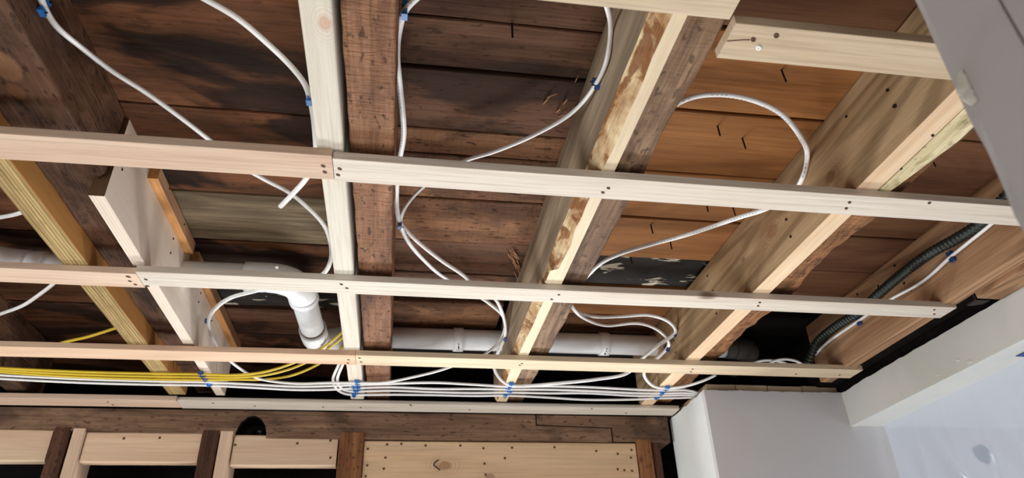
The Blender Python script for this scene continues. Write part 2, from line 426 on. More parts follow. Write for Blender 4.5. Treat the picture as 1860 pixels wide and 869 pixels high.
# ---- the ceiling: sub-floor slab with each old board under it
V, Fc = extrude_poly([(-2.4, -.9), (2.6, -.9), (2.6, 2.45), (-2.4, 2.45)], 'XY', CE+.030, CE+.06)
ceil = struct(link_mesh('ceiling', V, Fc, 'shade_wood'), 'old board ceiling seen between the open joists', 'ceiling')
bays = [
    ('bd_dark', -2.3, -.585, [-.8, -.5, -.2, .1, .3, .5, .68, .86, 1.05, 1.23, 1.42, 1.60, 1.78, 1.96, 2.2, 2.42], {}),
    ('bd_dark', -.585, -.085, [-.8, -.5, -.2, .1, .3, .58, .972, 1.105, 1.231, 1.423, 1.60, 1.783, 1.95, 2.15, 2.42], {1.231: 'bd_grey', 1.60: 'bd_tar', 1.783: 'bd_brown'}),
    ('bd_brown', -.085, .335, [-.8, -.5, -.2, .1, .3, .46, .60, .726, .830, .982, 1.056, 1.20, 1.375, 1.53, 1.672], {.726: 'bd_brown', 1.056: 'bd_brownlt', 1.20: 'bd_brownlt', .982: 'bd_brownlt'}),
    ('bd_orange', .335, .785, [-.8, -.5, -.2, .1, .3, .50, .69, .878, 1.06, 1.229, 1.407, 1.57, 1.735, 1.863], {.50: 'bd_red', .3: 'bd_brown', 1.407: 'bd_tar', 1.735: 'bd_brownlt'}),
    ('bd_red', .785, 1.235, [-.8, -.5, -.2, .1, .3, .50, .70, .898, 1.254, 1.423, 1.60, 1.78, 1.96, 2.2], {1.60: 'shade_wood', 1.78: 'shade_wood', 1.96: 'shade_wood'}),  # far boards coloured black for the shade of this bay
    ('bd_red', 1.235, 2.5, [-.8, -.4, 0, .2, .4, .6, .8, 1.0, 1.2, 1.4, 1.6, 1.8, 2.0, 2.2], {}),
]
for bi, (mt, x0, x1, ed, special) in enumerate(bays):
    for i in range(len(ed)-1):
        a, b = ed[i], ed[i+1]
        g0 = .0030+.0022*random.random()+(.0012 if bi == 3 else 0); dz = (random.random()-.5)*.004
        mname = special.get(a, mt)
        if mname == 'bd_tar': dz = .010
        pr = rr(a+g0*.5, b-g0*.5, CE+dz, CE+.026, .002, 1)
        V, Fc = sweep('X', x0+.001, x1-.001, dens(pr, .2), 12, jit(.0010, 6, bi*3+i))
        link_mesh('board', V, Fc, mname, ceil)
# lower cleat board in the second bay, in front of the drain pipe
V, Fc = sweep('X', -.028, .262, rr(1.672, 1.845, CE-.012, CE+.02, .003, 1), 8, jit(.0015, 8, 4))
link_mesh('board', V, Fc, 'bd_brownlt', ceil)
# nails that came through the boards
def through_nail(px, py, ln, bend=0.0, z=CE):
    p0 = P(px, py, z=z); p1 = p0+Vector((bend, bend*.5, -ln))
    V, Fc = tube([p0+Vector((0, 0, .004)), p0, p0+(p1-p0)*.6, p1-Vector((0, 0, -.003)), p1], .0016, n_=6, rad=None)
    link_mesh('nail', V, Fc, 'nail', ceil)
for (px, py, ln, bd) in ((930, 46, .028, 0), (1303, 228, .024, .001), (1348, 250, .026, .002), (1371, 92, .020, 0), (1419, 126, .026, .003), (1182, 408, .024, .002),
                         (1217, 437, .024, .001), (1284, 374, .016, 0), (1331, 376, .022, .002), (1690, 284, .024, .004), (1106, 469, .014, 0), (1146, 470, .016, .002)):
    through_nail(px, py, ln, bd)

# frayed splinters hanging from the boards of the second bay
random.seed(11)
def splinter(px, py, dx, dy):
    a = P(px, py, z=CE-.001); b = P(px+dx*.5, py+dy*.5, z=CE-.006-.004*random.random()); c_ = P(px+dx, py+dy, z=CE-.002-.010*random.random())
    V, Fc = tube([a, b, c_], .0007+.0007*random.random(), .0004, 5); link_mesh('splinter', V, Fc, 'splinter', ceil)
M['splinter'] = plain('raw_splinter', (160, 112, 74), .7)
for i in range(26):
    t = i/26; splinter(924+18*t+random.uniform(-6, 8), 452+46*t+random.uniform(-6, 4), random.uniform(4, 14), random.uniform(6, 22))
for i in range(7): splinter(random.uniform(985, 1050), random.uniform(120, 235), random.uniform(6, 20), random.uniform(-18, -4))
for i in range(6): splinter(random.uniform(955, 1010), random.uniform(365, 400), random.uniform(4, 14), random.uniform(2, 14))
# ---- back of the joist bays
V, Fc = extrude_poly([(-2.3, .60), (2.4, .60), (2.4, CE+.03), (-2.3, CE+.03)], 'XZ', 2.30, 2.34)  # coloured black for the unlit ends of the bays
wb = struct(link_mesh('wall_back', V, Fc, 'shade_wood'), 'dark rim boards closing the joist bays at the back', 'wall')
V, Fc = extrude_poly([(-2.0, .31), (.85, .31), (.85, .60), (-2.0, .60)], 'XZ', 2.235, 2.25)  # black backdrop added behind the studs for the unlit space
link_mesh('dark_backdrop', V, Fc, 'shade_wood', wb)
V, Fc = extrude_poly([(.80, -ZC), (1.15, -ZC), (1.15, .60), (.80, .60)], 'XZ', 2.26, 2.28)  # added black filler, hides the brightness behind the narrow gap
link_mesh('dark_backdrop', V, Fc, 'shade_wood', wb)
V, Fc = sweep('X', .80, 2.0, rr(2.12, 2.16, .645, .76, .003, 1), 2, jit(.002, 5))
link_mesh('rim_board', V, Fc, 'maroon', wb)

# ---- plaster wall on the right: return face, front face, dropped beam, lower ceiling of the next room
def ragged(a0, a1, z, amp, n_, seed):
    out = []
    for i in range(n_+1):
        a = a0+(a1-a0)*i/n_
        k = noise.noise(Vector((a*23, seed, 0)))*amp+noise.noise(Vector((a*90, seed, 4)))*amp*.7
        out.append((a, z+k))
    return out
XL, YF, XB = .862, 1.830, 1.292
ZB = .539
top = ragged(XL, XB, H, .0035, 46, 3.1)
poly = [(XL, -ZC), (3.2, -ZC), (3.2, ZB), (XB, ZB)]+top[::-1]
V, Fc = extrude_poly(poly, 'XZ', YF, YF+.018)
wr = struct(link_mesh('wall_right', V, Fc, 'plaster_grey'), 'taupe plaster wall at the right below the open joists', 'wall')
poly = [(YF+.018, -ZC), (2.115, -ZC)]+[(y_, z_+.004*abs(math.sin(y_*40))) for (y_, z_) in ragged(YF+.018, 2.115, H-.004, .005, 30, 8.8)][::-1]
V, Fc = extrude_poly(poly, 'YZ', XL, XL+.018)
link_mesh('return_face', V, Fc, 'paint_bright', wr)
# lath ends showing above the broken plaster
x = XL+.02
while x < XB-.02:
    L_ = .07+random.random()*.05
    V, Fc = sweep('X', x, min(x+L_, XB), rr(YF+.019, YF+.028, .52, H+.022+random.random()*.004, .001, 1), 2, jit(.001, 20, x))
    link_mesh('lath', V, Fc, 'lath', wr); x += L_+.003
y = YF+.03
while y < 2.08:
    L_ = .05+random.random()*.03
    V, Fc = sweep('Y', y, min(y+L_, 2.11), rr(XL+.019, XL+.028, .52, H+.020+random.random()*.005, .001, 1), 2, jit(.001, 20, y))
    link_mesh('lath', V, Fc, 'lath', wr); y += L_+.003
# dropped plaster beam (edge of the lower ceiling)
topb = ragged(.15, YF, H, .0030, 80, 5.7)
poly = [(.15, ZB), (YF, ZB)]+topb[::-1]
V, Fc = extrude_poly(poly, 'YZ', XB, XB+.02)
beam = struct(link_mesh('trim_1', V, Fc, 'plaster_beam'), 'beige plaster face of the dropped beam beside the plastic', 'beam')
for (px, py, sc) in ((1740, 655, 1.0), (1762, 658, 1.3), (1738, 668, .5), (1704, 682, .7), (1668, 707, .6), (1655, 586+12, .5)):
    c = P(px, py, x=XB)
    pl = [(c.y+sc*.005*math.cos(t)*(1+.5*random.random()), c.z+sc*.0018*math.sin(t)*(1+.5*random.random())) for t in [i*.9 for i in range(7)]]
    V, Fc = extrude_poly(pl, 'YZ', XB-.0012, XB+.001); link_mesh('flaked_paint', V, Fc, 'plaster_white', beam)
V, Fc = extrude_poly([(XB+.02, .15), (3.2, .15), (3.2, YF), (XB+.02, YF)], 'XY', ZB, ZB+.02)
c2 = struct(link_mesh('ceiling_next_room', V, Fc, 'plaster_white'), 'white painted lower ceiling beyond the dropped beam', 'ceiling')
V, Fc = extrude_poly([(XB+.0005, .15), (XB+.021, .15), (XB+.021, YF), (XB+.0005, YF)], 'XY', ZB-.0015, ZB-.0002)
link_mesh('beam_underside', V, Fc, 'plaster_white', c2)
# round patch on the wall behind the plastic
c = P(1785, 826, y=YF)
pl = [(c.x+.026*math.cos(t)*(1+.10*math.sin(3*t)), c.z+.026*math.sin(t)*(1+.08*math.cos(5*t))) for t in [i*math.pi/14 for i in range(28)]]
V, Fc = extrude_poly(pl, 'XZ', YF-.003, YF+.002)
link_mesh('wall_patch', V, Fc, 'patch', wr)

# ---- end of a wall close to the camera, out of focus
r0 = .50
EX, EY = .768*r0, .641*r0
EY2 = EX*.566/.824
def edge_wob(z): return .004*noise.noise(Vector((z*11, 2.2, 0)))+.0022*noise.noise(Vector((z*41, 7.2, 0)))
zs = [-ZC+(JB-.002+ZC)*i/90 for i in range(91)]
V = []; Fc = []
ring = lambda z_: ((EX+edge_wob(z_), EY), (EX, EY-.006), (EX, EY2+.0012), (EX+.0025, EY2+.0004), (EX+.0025, EY2-.0004), (EX, EY2-.0012), (EX, -.9), (EX+.11, -.9), (EX+.11, EY-.004))
for z_ in zs:
    w2 = noise.noise(Vector((z_*30, 1, 1)))*.0008
    for k, (a, b) in enumerate(ring(z_)): V.append(Vector((a, b+(w2 if 2 <= k <= 5 else 0), z_)))
NR = 9
for i in range(len(zs)-1):
    for j in range(NR):
        k = (j+1) % NR; Fc.append((i*NR+j, i*NR+k, (i+1)*NR+k, (i+1)*NR+j))
Fc.append(tuple(range(NR))); Fc.append(tuple(range(NR*(len(zs)-1), NR*len(zs))))
wn = struct(link_mesh('wall_near', V, Fc, 'plaster_near'), 'grey end of a drywall partition close to the camera', 'wall')
# torn paper hanging off that edge
tv, tf = [], []
c0 = Vector((EX, EY+.001, 0)); 
for i in range(11):
    for j in range(7):
        z_ = .318+.030*i/10+.004*noise.noise(Vector((i, j, 0)))
        out = (.005*math.sin(math.pi*min(1, max(0, i/10)))**.7)*(j/6)*(1+.5*noise.noise(Vector((i*.7, 3, 0))))
        tv.append(Vector((EX-.001-out*.35+.0015*noise.noise(Vector((i*.6, j*.6, 5))), EY-.012+out+.010*j/6*0+.012*(j/6)*.4+.001*noise.noise(Vector((i*.8, j*.8, 9))), z_)))
for i in range(10):
    for j in range(6): tf.append((i*7+j, i*7+j+1, (i+1)*7+j+1, (i+1)*7+j))
tv2 = [v+Vector((.0012, 0, 0)) for v in tv]; n0 = len(tv)
V = tv+tv2; Fc = tf+[tuple(n0+i for i in reversed(f)) for f in tf]
for i in range(10): Fc += [(i*7+6, (i+1)*7+6, n0+(i+1)*7+6, n0+i*7+6), ((i+1)*7, i*7, n0+i*7, n0+(i+1)*7)]
M['torn'] = plain('torn_paper', (178, 170, 158), .9, mott=.5, scale=60, c2=(158, 150, 140))
link_mesh('torn_paper', V, Fc, 'torn', wn, smooth=True)

# ================================================================== JOISTS
# laminated veneer beam at the far left
V, Fc = sweep('Y', -.7, 2.0, rr(-.632, -.586, JB, CE-.001, .0015, 1), 1)
fm = face_mats(V, Fc, [(lambda c, n_: abs(n_.x) > .7, 1)])
M['lvl_face'] = wood('veneer_face', (178, 128, 72), (148, 100, 52), 'Y', cross=5, along=1.5, fine=.14, bump=.08)
tag(link_mesh('veneer_beam', V, Fc, ['lvl', 'lvl_face'], fmat=fm), 'golden laminated veneer beam with striped underside, leftmost of the ceiling beams', 'beam')
# old rough joist between the beam and the plywood
pr = dens(rr(-.586, -.4885, .690, CE, .004, 2), .014)
def hewn(q):
    q = jit(.0030, 24, 1.0, CE-.02)(q)
    if q.y > 1.012: q.x = min(q.x, -.5128)
    return q
V, Fc = sweep('Y', -.7, 2.1, pr, 130, hewn)
c0 = P(8, 120, z=.69)-Vector((-.537, .70, .754)); c1 = P(30, 165, z=.69)-Vector((-.537, .70, .754))
M['old_hewn'] = wood('old_joist_hewn', (118, 84, 64), (56, 38, 29), 'Y', cross=20, along=7, fine=.35, bump=1.0, saw=.2, stain=(6, (132, 96, 72), .54, .66, .6), pits=.6,
                     knot_at=[(c0.x, c0.y, -.064, .022, (160, 116, 84)), (c1.x, c1.y, -.064, .012, (140, 94, 64))], ringk=0.0)
tag(link_mesh('old_joist', V, Fc, 'old_hewn'), 'dark rough-hewn old joist between the golden beam and the plywood gusset', 'joist')
# plywood gusset
gx0, gx1, gy0 = -.5115, -.4870, 1.018
V, Fc = sweep('Y', gy0, 2.02, rr(gx0, gx1, JB+.006, CE+.012, .0008, 1), 10)
fm = face_mats(V, Fc, [(lambda c, n_: abs(n_.y) > .7, 1)])
V2 = V
gus = tag(link_mesh('plywood_gusset', V, Fc, ['ply', 'ply_end'], fmat=fm), 'pale plywood board on edge beside the dark hewn joist', 'plywood')
for (px, py) in ((222, 308), (315, 434), (310, 460), (365, 533), (361, 549)): screw(gus, P(px, py, x=gx1+.0004), (1, 0, 0), .0026, 'nail')
# orange cleats on the plywood
V, Fc = sweep('Y', 1.150, 1.437, rr(-.4868, -.4685, .788, CE-.002, .001, 1), 1)
fm = face_mats(V, Fc, [(lambda c, n_: abs(n_.x) > .7, 1)])
cl = tag(link_mesh('cleat', V, Fc, ['osb_orange', 'cleat_side'], fmat=fm), 'short orange wood cleat fixed high on the plywood gusset, nearer of two', 'cleat', 'cleats on the plywood gusset')
for (px, py) in ((308, 343), (335, 408)): screw(cl, P(px, py, x=-.4681), (1, 0, 0), .0024, 'nail')
V, Fc = sweep('Y', 1.475, 2.02, rr(-.4868, -.4685, .788, CE-.002, .001, 1), 1)
fm = face_mats(V, Fc, [(lambda c, n_: abs(n_.x) > .7, 1)])
tag(link_mesh('cleat', V, Fc, ['osb_orange', 'cleat_side'], fmat=fm), 'long orange wood cleat on the plywood gusset beyond the drain pipe', 'cleat', 'cleats on the plywood gusset')

# middle joist: white sister and brown old joist
k1 = P(590, 42, z=JB)-Vector((-.1195, .656, (JB+CE-.001)/2)); k2 = P(622, 470, z=JB)-Vector((-.1195, .656, (JB+CE-.001)/2))
M['sister_white'] = wood('spruce_white', (221, 213, 200), (208, 196, 178), 'Y', fine=.24, knots=.10, knotcol=(206, 170, 135), bump=.12, knot_at=[(k1.x, k1.y, k1.z, .0085, (196, 152, 120))])
V, Fc = sweep('Y', -.7, 2.012, rr(-.1385, -.1005, JB, CE-.001, .003, 2), 1)
sj1 = tag(link_mesh('sister_joist', V, Fc, 'sister_white'), 'clean white spruce joist beside the brown old joist in the middle', 'joist')
V, Fc = sweep('Y', -.7, 2.10, dens(rr(-.0925, -.0275, JB+.012, CE, .003, 2), .012), 150, jit(.0016, 30, 2.0, CE-.02))
tag(link_mesh('old_joist', V, Fc, 'old_joist'), 'brown rough-sawn old joist in the middle of the ceiling', 'joist')
V, Fc = sweep('Y', 1.842, 2.06, rr(-.088, -.034, JB+.0002, JB+.0125, .001, 1), 1)

# second joist: sister with bark edge, old joist
def waneprof(y):
    k = .5+.5*noise.noise(Vector((y*5.5, 1.3, 0)))+.35*noise.noise(Vector((y*17, 4.3, 0)))
    far = max(0, min(1, (y-1.15)/.6))
    wx = .0200*(1-.45*far)*(.75+.5*k); wz = .026*(1-.35*far)*(.8+.4*k)
    if 1.185 < y < 1.245: wx *= .15; wz *= .4
    x0, x1 = .279, .3175
    pts = [(x1, CE-.001), (x0, CE-.001), (x0, JB+wz)]
    for t in (.25, .5, .75):
        b = .0012*noise.noise(Vector((y*60, t*9, 0)))
        pts.append((x0+wx*t+b, JB+wz*(1-t)**1.15+b))
    pts += [(x0+wx, JB), (x1-.001, JB), (x1, JB+.001)]
    return pts
V, Fc = sweep('Y', -.7, 2.012, waneprof, 260)
n_ = 9; fm = []
for i in range(260):
    for j in range(n_): fm.append({0: 0, 1: 1, 2: 2, 3: 2, 4: 2, 5: 2, 6: 0, 7: 0, 8: 1}[j])
fm += [1, 1]
sj2 = tag(link_mesh('sister_joist', V, Fc, ['sister_wane', 'sister_grey', 'bark'], fmat=fm), 'joist with grey side, bark-edged corner and narrow bright cream underside', 'joist')
V, Fc = sweep('Y', -.7, 2.10, dens(rr(.3195, .371, JB+.010, CE, .004, 2), .012), 150,
              lambda q: jit(.0020, 26, 3.0, CE-.02)(q)+(Vector((.006*noise.noise(Vector((q.y*6, 0, 3))), 0, 0)) if q.x > .35 else Vector()))
tag(link_mesh('old_joist', V, Fc, 'old_grey'), 'grey-brown weathered old joist right of the bark-edged joist', 'joist')

# third joist: fir sister, old bark joist, spalted scab
c3 = Vector((.7555, .665, (JB+CE-.001)/2)); ks = [P(1508, 322, x=.7355)-c3, P(1350, 472, x=.7355)-c3, P(1403, 420, x=.7355)-c3]
M['fir'] = wood('fir_sister', (190, 160, 124), (152, 120, 86), 'Y', rings=.5, ringn=8, fine=.3, knots=.06, bump=.15,
                knot_at=[(ks[0].x, ks[0].y, ks[0].z, .011, (112, 78, 48)), (ks[1].x, ks[1].y, ks[1].z, .006, (120, 84, 54)), (ks[2].x, ks[2].y, ks[2].z, .016, (138, 92, 66))])
V, Fc = sweep('Y', -.7, 2.03, rr(.7355, .7755, JB, CE-.001, .002, 2), 1)
fm = face_mats(V, Fc, [(lambda c, n_: abs(n_.x) > .7, 1)])
sj3 = tag(link_mesh('sister_joist', V, Fc, ['fir_bottom', 'fir'], fmat=fm), 'tan fir joist with wide swirling grain face right of the orange boards', 'joist')
for (px, py, r_) in ((1625, 193, .005), (1612, 164, .004), (1537, 212, .0035), (1428, 399, .004), (1436, 430, .004), (1285, 502, .0035), (1295, 529, .003), (1301, 570, .0035), (1224, 620, .003), (1227, 641, .003)):
    screw(sj3, P(px, py, x=.7351), (-1, 0, 0), r_, 'nail', squash=.7)
def oldright(y):
    e = .045+.020*noise.noise(Vector((y*4.0, 6.1, 0)))+.012*noise.noise(Vector((y*13, 2.1, 0)))
    if y < .80: e -= .010
    return rr(.7775, .7925+e, JB+.014, CE, .004, 2)
V, Fc = sweep('Y', -.7, 2.10, lambda y: dens(rr(.7775, .8375, JB+.014, CE, .004, 2), .012), 150,
              lambda q: jit(.0032, 30, 5.0, CE-.02)(q)+(Vector((.016*noise.noise(Vector((q.y*5, 6, 3)))+.006*noise.noise(Vector((q.y*19, 2, 3))), 0, 0)) if q.x > .82 else Vector()))
tag(link_mesh('old_joist', V, Fc, 'old_bark'), 'brown old joist with crumbling bark edge right of the fir joist', 'joist')
def scabend(q):
    if q.y > .84:
        k = (q.y-.84)/.06
        return q+Vector((0, .018*noise.noise(Vector((q.x*120, 3, 0))), .006*k))
    return q+Vector((.0015*noise.noise(Vector((q.y*30, q.x*50, 0))), 0, 0))
V, Fc = sweep('Y', .10, .865, lambda y: rr(.7772, .820-max(0, y-.72)*.16, JB-.001, JB+.012, .002, 3), 60, scabend)
sc = tag(link_mesh('scab_board', V, Fc, 'spalted'), 'pale yellow spotted wood strip under the bark-edged joist', 'board')
for (px, py) in ((1764, 186), (1694, 246), (1638, 308)): screw(sc, P(px, py, z=JB), (0, 0, -1), .0038, 'nail', squash=.6)

# fourth joist with the conduit, and the ledger beyond it
V, Fc = sweep('Y', -.7, 1.765, rr(1.190, 1.226, H+.008, CE-.001, .002, 2), 1)
j4 = tag(link_mesh('sister_joist', V, Fc, 'fir_red'), 'reddish fir joist carrying the armoured conduit at the right', 'joist')
for (px, py) in ((1625, 483), (1595, 520), (1557, 535), (1642, 515), (1655, 527), (1852, 398)): screw(j4, P(px, py, x=1.1896), (-1, 0, 0), .0035, 'nail')
V, Fc = sweep('Y', .15, 1.19, rr(1.2265, 1.289, H-.004, H+.05, .003, 2), 8, jit(.001, 8, 2))
tag(link_mesh('ledger_board', V, Fc, 'fir_red'), 'brown ledger board between the conduit joist and the plaster beam', 'board')
V, Fc = sweep('Y', 1.195, 2.05, rr(1.228, 1.290, H+.022, CE, .003, 2), 8, jit(.001, 8, 6))  # added black filler, its colour stands in for the shaded gap
tag(link_mesh('ledger_board', V, Fc, 'shade_wood'), 'added black board standing in for the shaded gap above the plaster beam', 'board')
V, Fc = sweep('Y', .15, 2.05, rr(1.296, 1.33, .58, CE, .003, 2), 4)  # added black board, keeps the gap over the beam dark
tag(link_mesh('gap_filler', V, Fc, 'shade_wood'), 'added black board closing the gap behind the plaster beam', 'board')
# dark angle bracket at the end of the strapping
br = thing('angle_bracket', (1.25, 1.225, H), 'dark steel angle bracket at the right end of the second strip', 'bracket')
V, Fc = extrude_poly([(1.228, .632), (1.262, .632), (1.262, .650), (1.250, .660), (1.228, .660)], 'XZ', 1.196, 1.200); link_mesh('upright_plate', V, Fc, 'steel', br)
V, Fc = extrude_poly([(1.228, 1.200), (1.262, 1.200), (1.258, 1.215), (1.240, 1.225), (1.228, 1.225)], 'XY', .632, .635); link_mesh('flange', V, Fc, 'steel', br)

# far joist outside the frame on the left
V, Fc = sweep('Y', -.7, 2.10, dens(rr(-1.06, -1.0, JB+.01, CE, .004, 2), .02), 60, jit(.003, 20, 8, CE-.02))
tag(link_mesh('old_joist', V, Fc, 'old_dark'), 'dark old joist in the shadows left of the golden beam', 'joist')

# ================================================================== STRAPPING
def strap(x0, x1, y0, y1, mat, label, screws=(), z=H, th=ST, sag=.0010, slope=0.0, r=.0010):
    pr = rr(y0, y1, z, z+th, r, 2)
    sd = random.random()*20
    def fn(q): return q+Vector((0, slope*(q.x-x0)+.0012*noise.noise(Vector((q.x*2.2, sd, 0))), .0004*noise.noise(Vector((q.x*3, sd, 5)))))
    V, Fc = sweep('X', x0, x1, pr, 24, fn)
    o = tag(link_mesh('furring_strip', V, Fc, mat), label, 'furring strip', 'furring strips across the joists')
    for s in screws:
        screw(o, P(s[0], s[1], z=z-.0002), (0, 0, -1), s[2] if len(s) > 2 else .0038, squash=.7)
    return o
strap(-1.7, .362, .466, .5255, 'strap_tan', 'cream furring strip cut off at the top edge of the picture')
s0 = strap(.372, 1.21, .529, .586, 'strap_tan', 'short cream furring strip at the top right with a split and a white chip', [(1410, 65, .0045), (1368, 72, .0042)])
V, Fc = disc(P(1378, 87, z=H-.0004), (0, 0, -1), .0048, .0012, 7, .7); link_mesh('white_chip', V, Fc, 'chip', s0)
pts = [P(1320, 75, z=H-.0003), P(1338, 73.5, z=H-.0003), P(1350, 72.5, z=H-.0003), P(1362, 72.5, z=H-.0003)]
V, Fc = tube(pts, .0007, .0005, 5); link_mesh('crack', V, Fc, 'screwhole', s0)
strap(-1.7, -.1165, .843, .9035, 'strap_pink', 'pinkish furring strip of the second row, left of the white joist', [(587, 302), (590, 313)], slope=.0006)
strap(-.1155, 1.25, .850, .9075, 'strap_cream', 'long cream furring strip of the second row, right of the white joist', [(617, 307), (614, 318), (1105, 342), (1095, 350), (1543, 368), (1537, 379), (1688, 369)], slope=.0045)
strap(-1.7, -.500, 1.249, 1.307, 'strap_pink', 'pinkish furring strip of the third row, left of the plywood gusset', [(236, 511), (246, 517), (233, 503, .005)])
strap(-.499, 1.222, 1.240, 1.297, 'strap_cream', 'long cream furring strip of the third row ending at the plaster beam', [(265, 508), (268, 520), (620, 517), (630, 524), (1015, 536), (1002, 544), (1380, 550), (1377, 556), (1697, 563), (1697, 571)], slope=.0035)
strap(-1.7, -.1110, 1.640, 1.704, 'strap_orange', 'pinkish-tan furring strip of the fourth row, left of the white joist', [(633, 654), (632, 660)], slope=-.003)
strap(-.1100, 1.243, 1.634, 1.699, 'strap_warm', 'warm pine furring strip of the fourth row, right of the white joist', [(653, 651), (656, 658), (948, 661), (944, 664), (1258, 671), (1255, 676), (1446, 680), (1525, 682)], slope=.006)
strap(-1.7, -.6125, 2.012, 2.077, 'strap_pink', 'pinkish-brown furring strip along the top of the back wall, left piece', [(196, 731), (205, 736)])
strap(-.6115, .858, 2.016, 2.085, 'strap_cream', 'whitish furring strip along the top of the back wall, right piece', [(387, 733), (463, 738), (587, 740), (655, 741), (746, 737), (853, 745), (1075, 743), (1137, 751)], r=.004)

# ================================================================== BACK WALL FRAMING
YB = 2.092
def X_(px, py, y=YB): return P(px, py, y=y).x
def Z_(px, py, y=YB): return P(px, py, y=y).z
# old top plate with its scarf joint and the bored hole
zb = .557; xs0, xs1 = X_(973, 770), X_(1111, 795)
hx0, hx1 = X_(427, 788), X_(484, 790)
arch = []
for i in range(17):
    t = math.pi*i/16
    arch.append(((hx0+hx1)/2-(hx1-hx0)/2*math.cos(t), zb+.064*math.sin(t)*(1+.12*noise.noise(Vector((i*.9, 0, 0))))))
poly = [(-1.7, zb+.022), (-.50, zb+.012)]+arch+[(xs1, zb-.002), (xs1, .597), (xs0, .603), (xs0, .6365), (-1.7, .6365)]
V, Fc = extrude_poly(poly, 'XZ', YB, 2.23)
fm = face_mats(V, Fc, [(lambda c, n_: hx0-.001 < c.x < hx1+.001 and abs(n_.y) < .5 and c.z < .63, 1)])  # hole walls coloured black for the shade inside
tag(link_mesh('top_plate', V, Fc, ['plate', 'shade_wood'], fmat=fm), 'long dark brown old top plate of the back wall with a bored hole', 'beam')
poly = [(xs0+.004, .607), (xs1+.005, .600), (xs1+.005, zb), (.845, zb), (.845, .6365), (xs0+.004, .6365)]
V, Fc = extrude_poly(poly, 'XZ', YB, 2.23)
tag(link_mesh('top_plate', V, Fc, 'plate'), 'short notched old top plate at the right end of the back wall', 'beam')
# black plastic stuffed in the hole
bmv = bmesh.new(); bmesh.ops.create_icosphere(bmv, subdivisions=3, radius=.026)
for v in bmv.verts: v.co = v.co*(1+.45*noise.noise(v.co*70))+Vector(((hx0+hx1)/2+.012, YB+.07, zb+.018))
V = [v.co.copy() for v in bmv.verts]; Fc = [tuple(v.index for v in f.verts) for f in bmv.faces]; bmv.free()
tag(link_mesh('plastic_wad', V, Fc, 'blackbag'), 'crumpled black plastic stuffed in the hole of the top plate', 'plastic')

def framing(name, x0, x1, z0, z1, y0, y1, mat, label, cat, axis='Z', jt=.0008, sk=()):
    if axis == 'Z': V, Fc = sweep('Z', z0, z1, rr(x0, x1, y0, y1, .003, 2), 12, jit(jt, 9, x0*7))
    else: V, Fc = sweep('X', x0, x1, rr(y0, y1, z0, z1, .004, 2), 12, jit(jt, 9, x0*7))
    o = tag(link_mesh(name, V, Fc, mat), label, cat)
    for (px, py) in sk: screw(o, P(px, py, y=y0-.0004), (0, -1, 0), .0036)
    return o
FL = -ZC
zp = Z_(100, 781)
framing('blocking', -1.7, X_(96, 785)-.001, Z_(40, 838), Z_(40, 779), YB+.004, YB+.042, 'blocking', 'new pine blocking at the far left of the back wall', 'blocking', 'X')
framing('stud', X_(99, 783), X_(131, 779)-.001, FL, Z_(115, 777), YB-.002, YB+.09, 'stud_dark', 'dark old stud beside the far left blocking', 'stud', jt=.002, sk=((111, 783), (107, 808), (98, 840), (90, 866)))
framing('stud', X_(133, 782), X_(157, 783)-.001, FL, Z_(145, 779), YB-.001, YB+.09, 'stud_new', 'new pale stud against the leftmost dark stud', 'stud')
framing('blocking', X_(158, 784), X_(367, 790)-.001, Z_(250, 840), Z_(250, 785), YB+.004, YB+.042, 'blocking', 'new pine blocking with pencil scribbles left of the bored hole', 'blocking', 'X', sk=((225, 797), (290, 796)))
framing('stud', X_(369, 787), X_(400, 785)-.001, FL, Z_(385, 783), YB-.002, YB+.09, 'stud_dark', 'reddish dark old stud below the bored hole', 'stud', jt=.002)
framing('stud', X_(401, 787), X_(425, 787)-.001, FL, Z_(412, 784), YB-.001, YB+.09, 'stud_new', 'new pale stud just left of the bored hole', 'stud')
framing('blocking', X_(426, 792), X_(615, 795)-.001, Z_(520, 846), Z_(520, 790.5), YB+.004, YB+.042, 'blocking', 'new pine blocking under the bored hole', 'blocking', 'X', sk=((427, 809), (540, 806), (600, 801), (600, 832)))
framing('stud', X_(617, 793), X_(662, 790)-.001, FL, Z_(640, 787), YB-.004, YB+.09, 'stud_brown', 'brown nail-pocked old stud left of the big header board', 'stud', jt=.002, sk=((640, 808), (618, 818), (652, 821), (630, 836), (642, 832), (650, 850), (616, 846)))
hz1 = Z_(900, 803)
hb0, hb1 = X_(663, 797), X_(1154, 808)
kx, kz = X_(808, 846)-(hb0+hb1)/2, Z_(808, 846)-(hz1+.40)/2
M['header'] = wood('header_board', (232, 198, 162), (212, 176, 138), 'X', cross=18, along=1.2, fine=.2, rings=.18, ringn=6, bump=.12,
                   knot_at=[(kx, -.019, kz, .014, (150, 104, 64)), (X_(890, 866)-(hb0+hb1)/2, -.019, Z_(890, 866)-(hz1+.40)/2, .010, (150, 112, 90))])
framing('header_board', hb0, hb1, .40, hz1, YB+.001, YB+.039, 'header', 'wide tan header board with a big knot and many screws', 'board', 'X', jt=.0004,
        sk=((668, 816), (703, 808), (729, 807), (773, 810), (836, 810), (878, 815), (700, 832), (697, 852), (667, 846), (664, 866), (880, 843), (882, 863), (930, 814), (917, 833), (1007, 813), (1083, 820), (1122, 825), (1147, 818), (1146, 832), (1122, 853), (1134, 855), (1148, 856)))
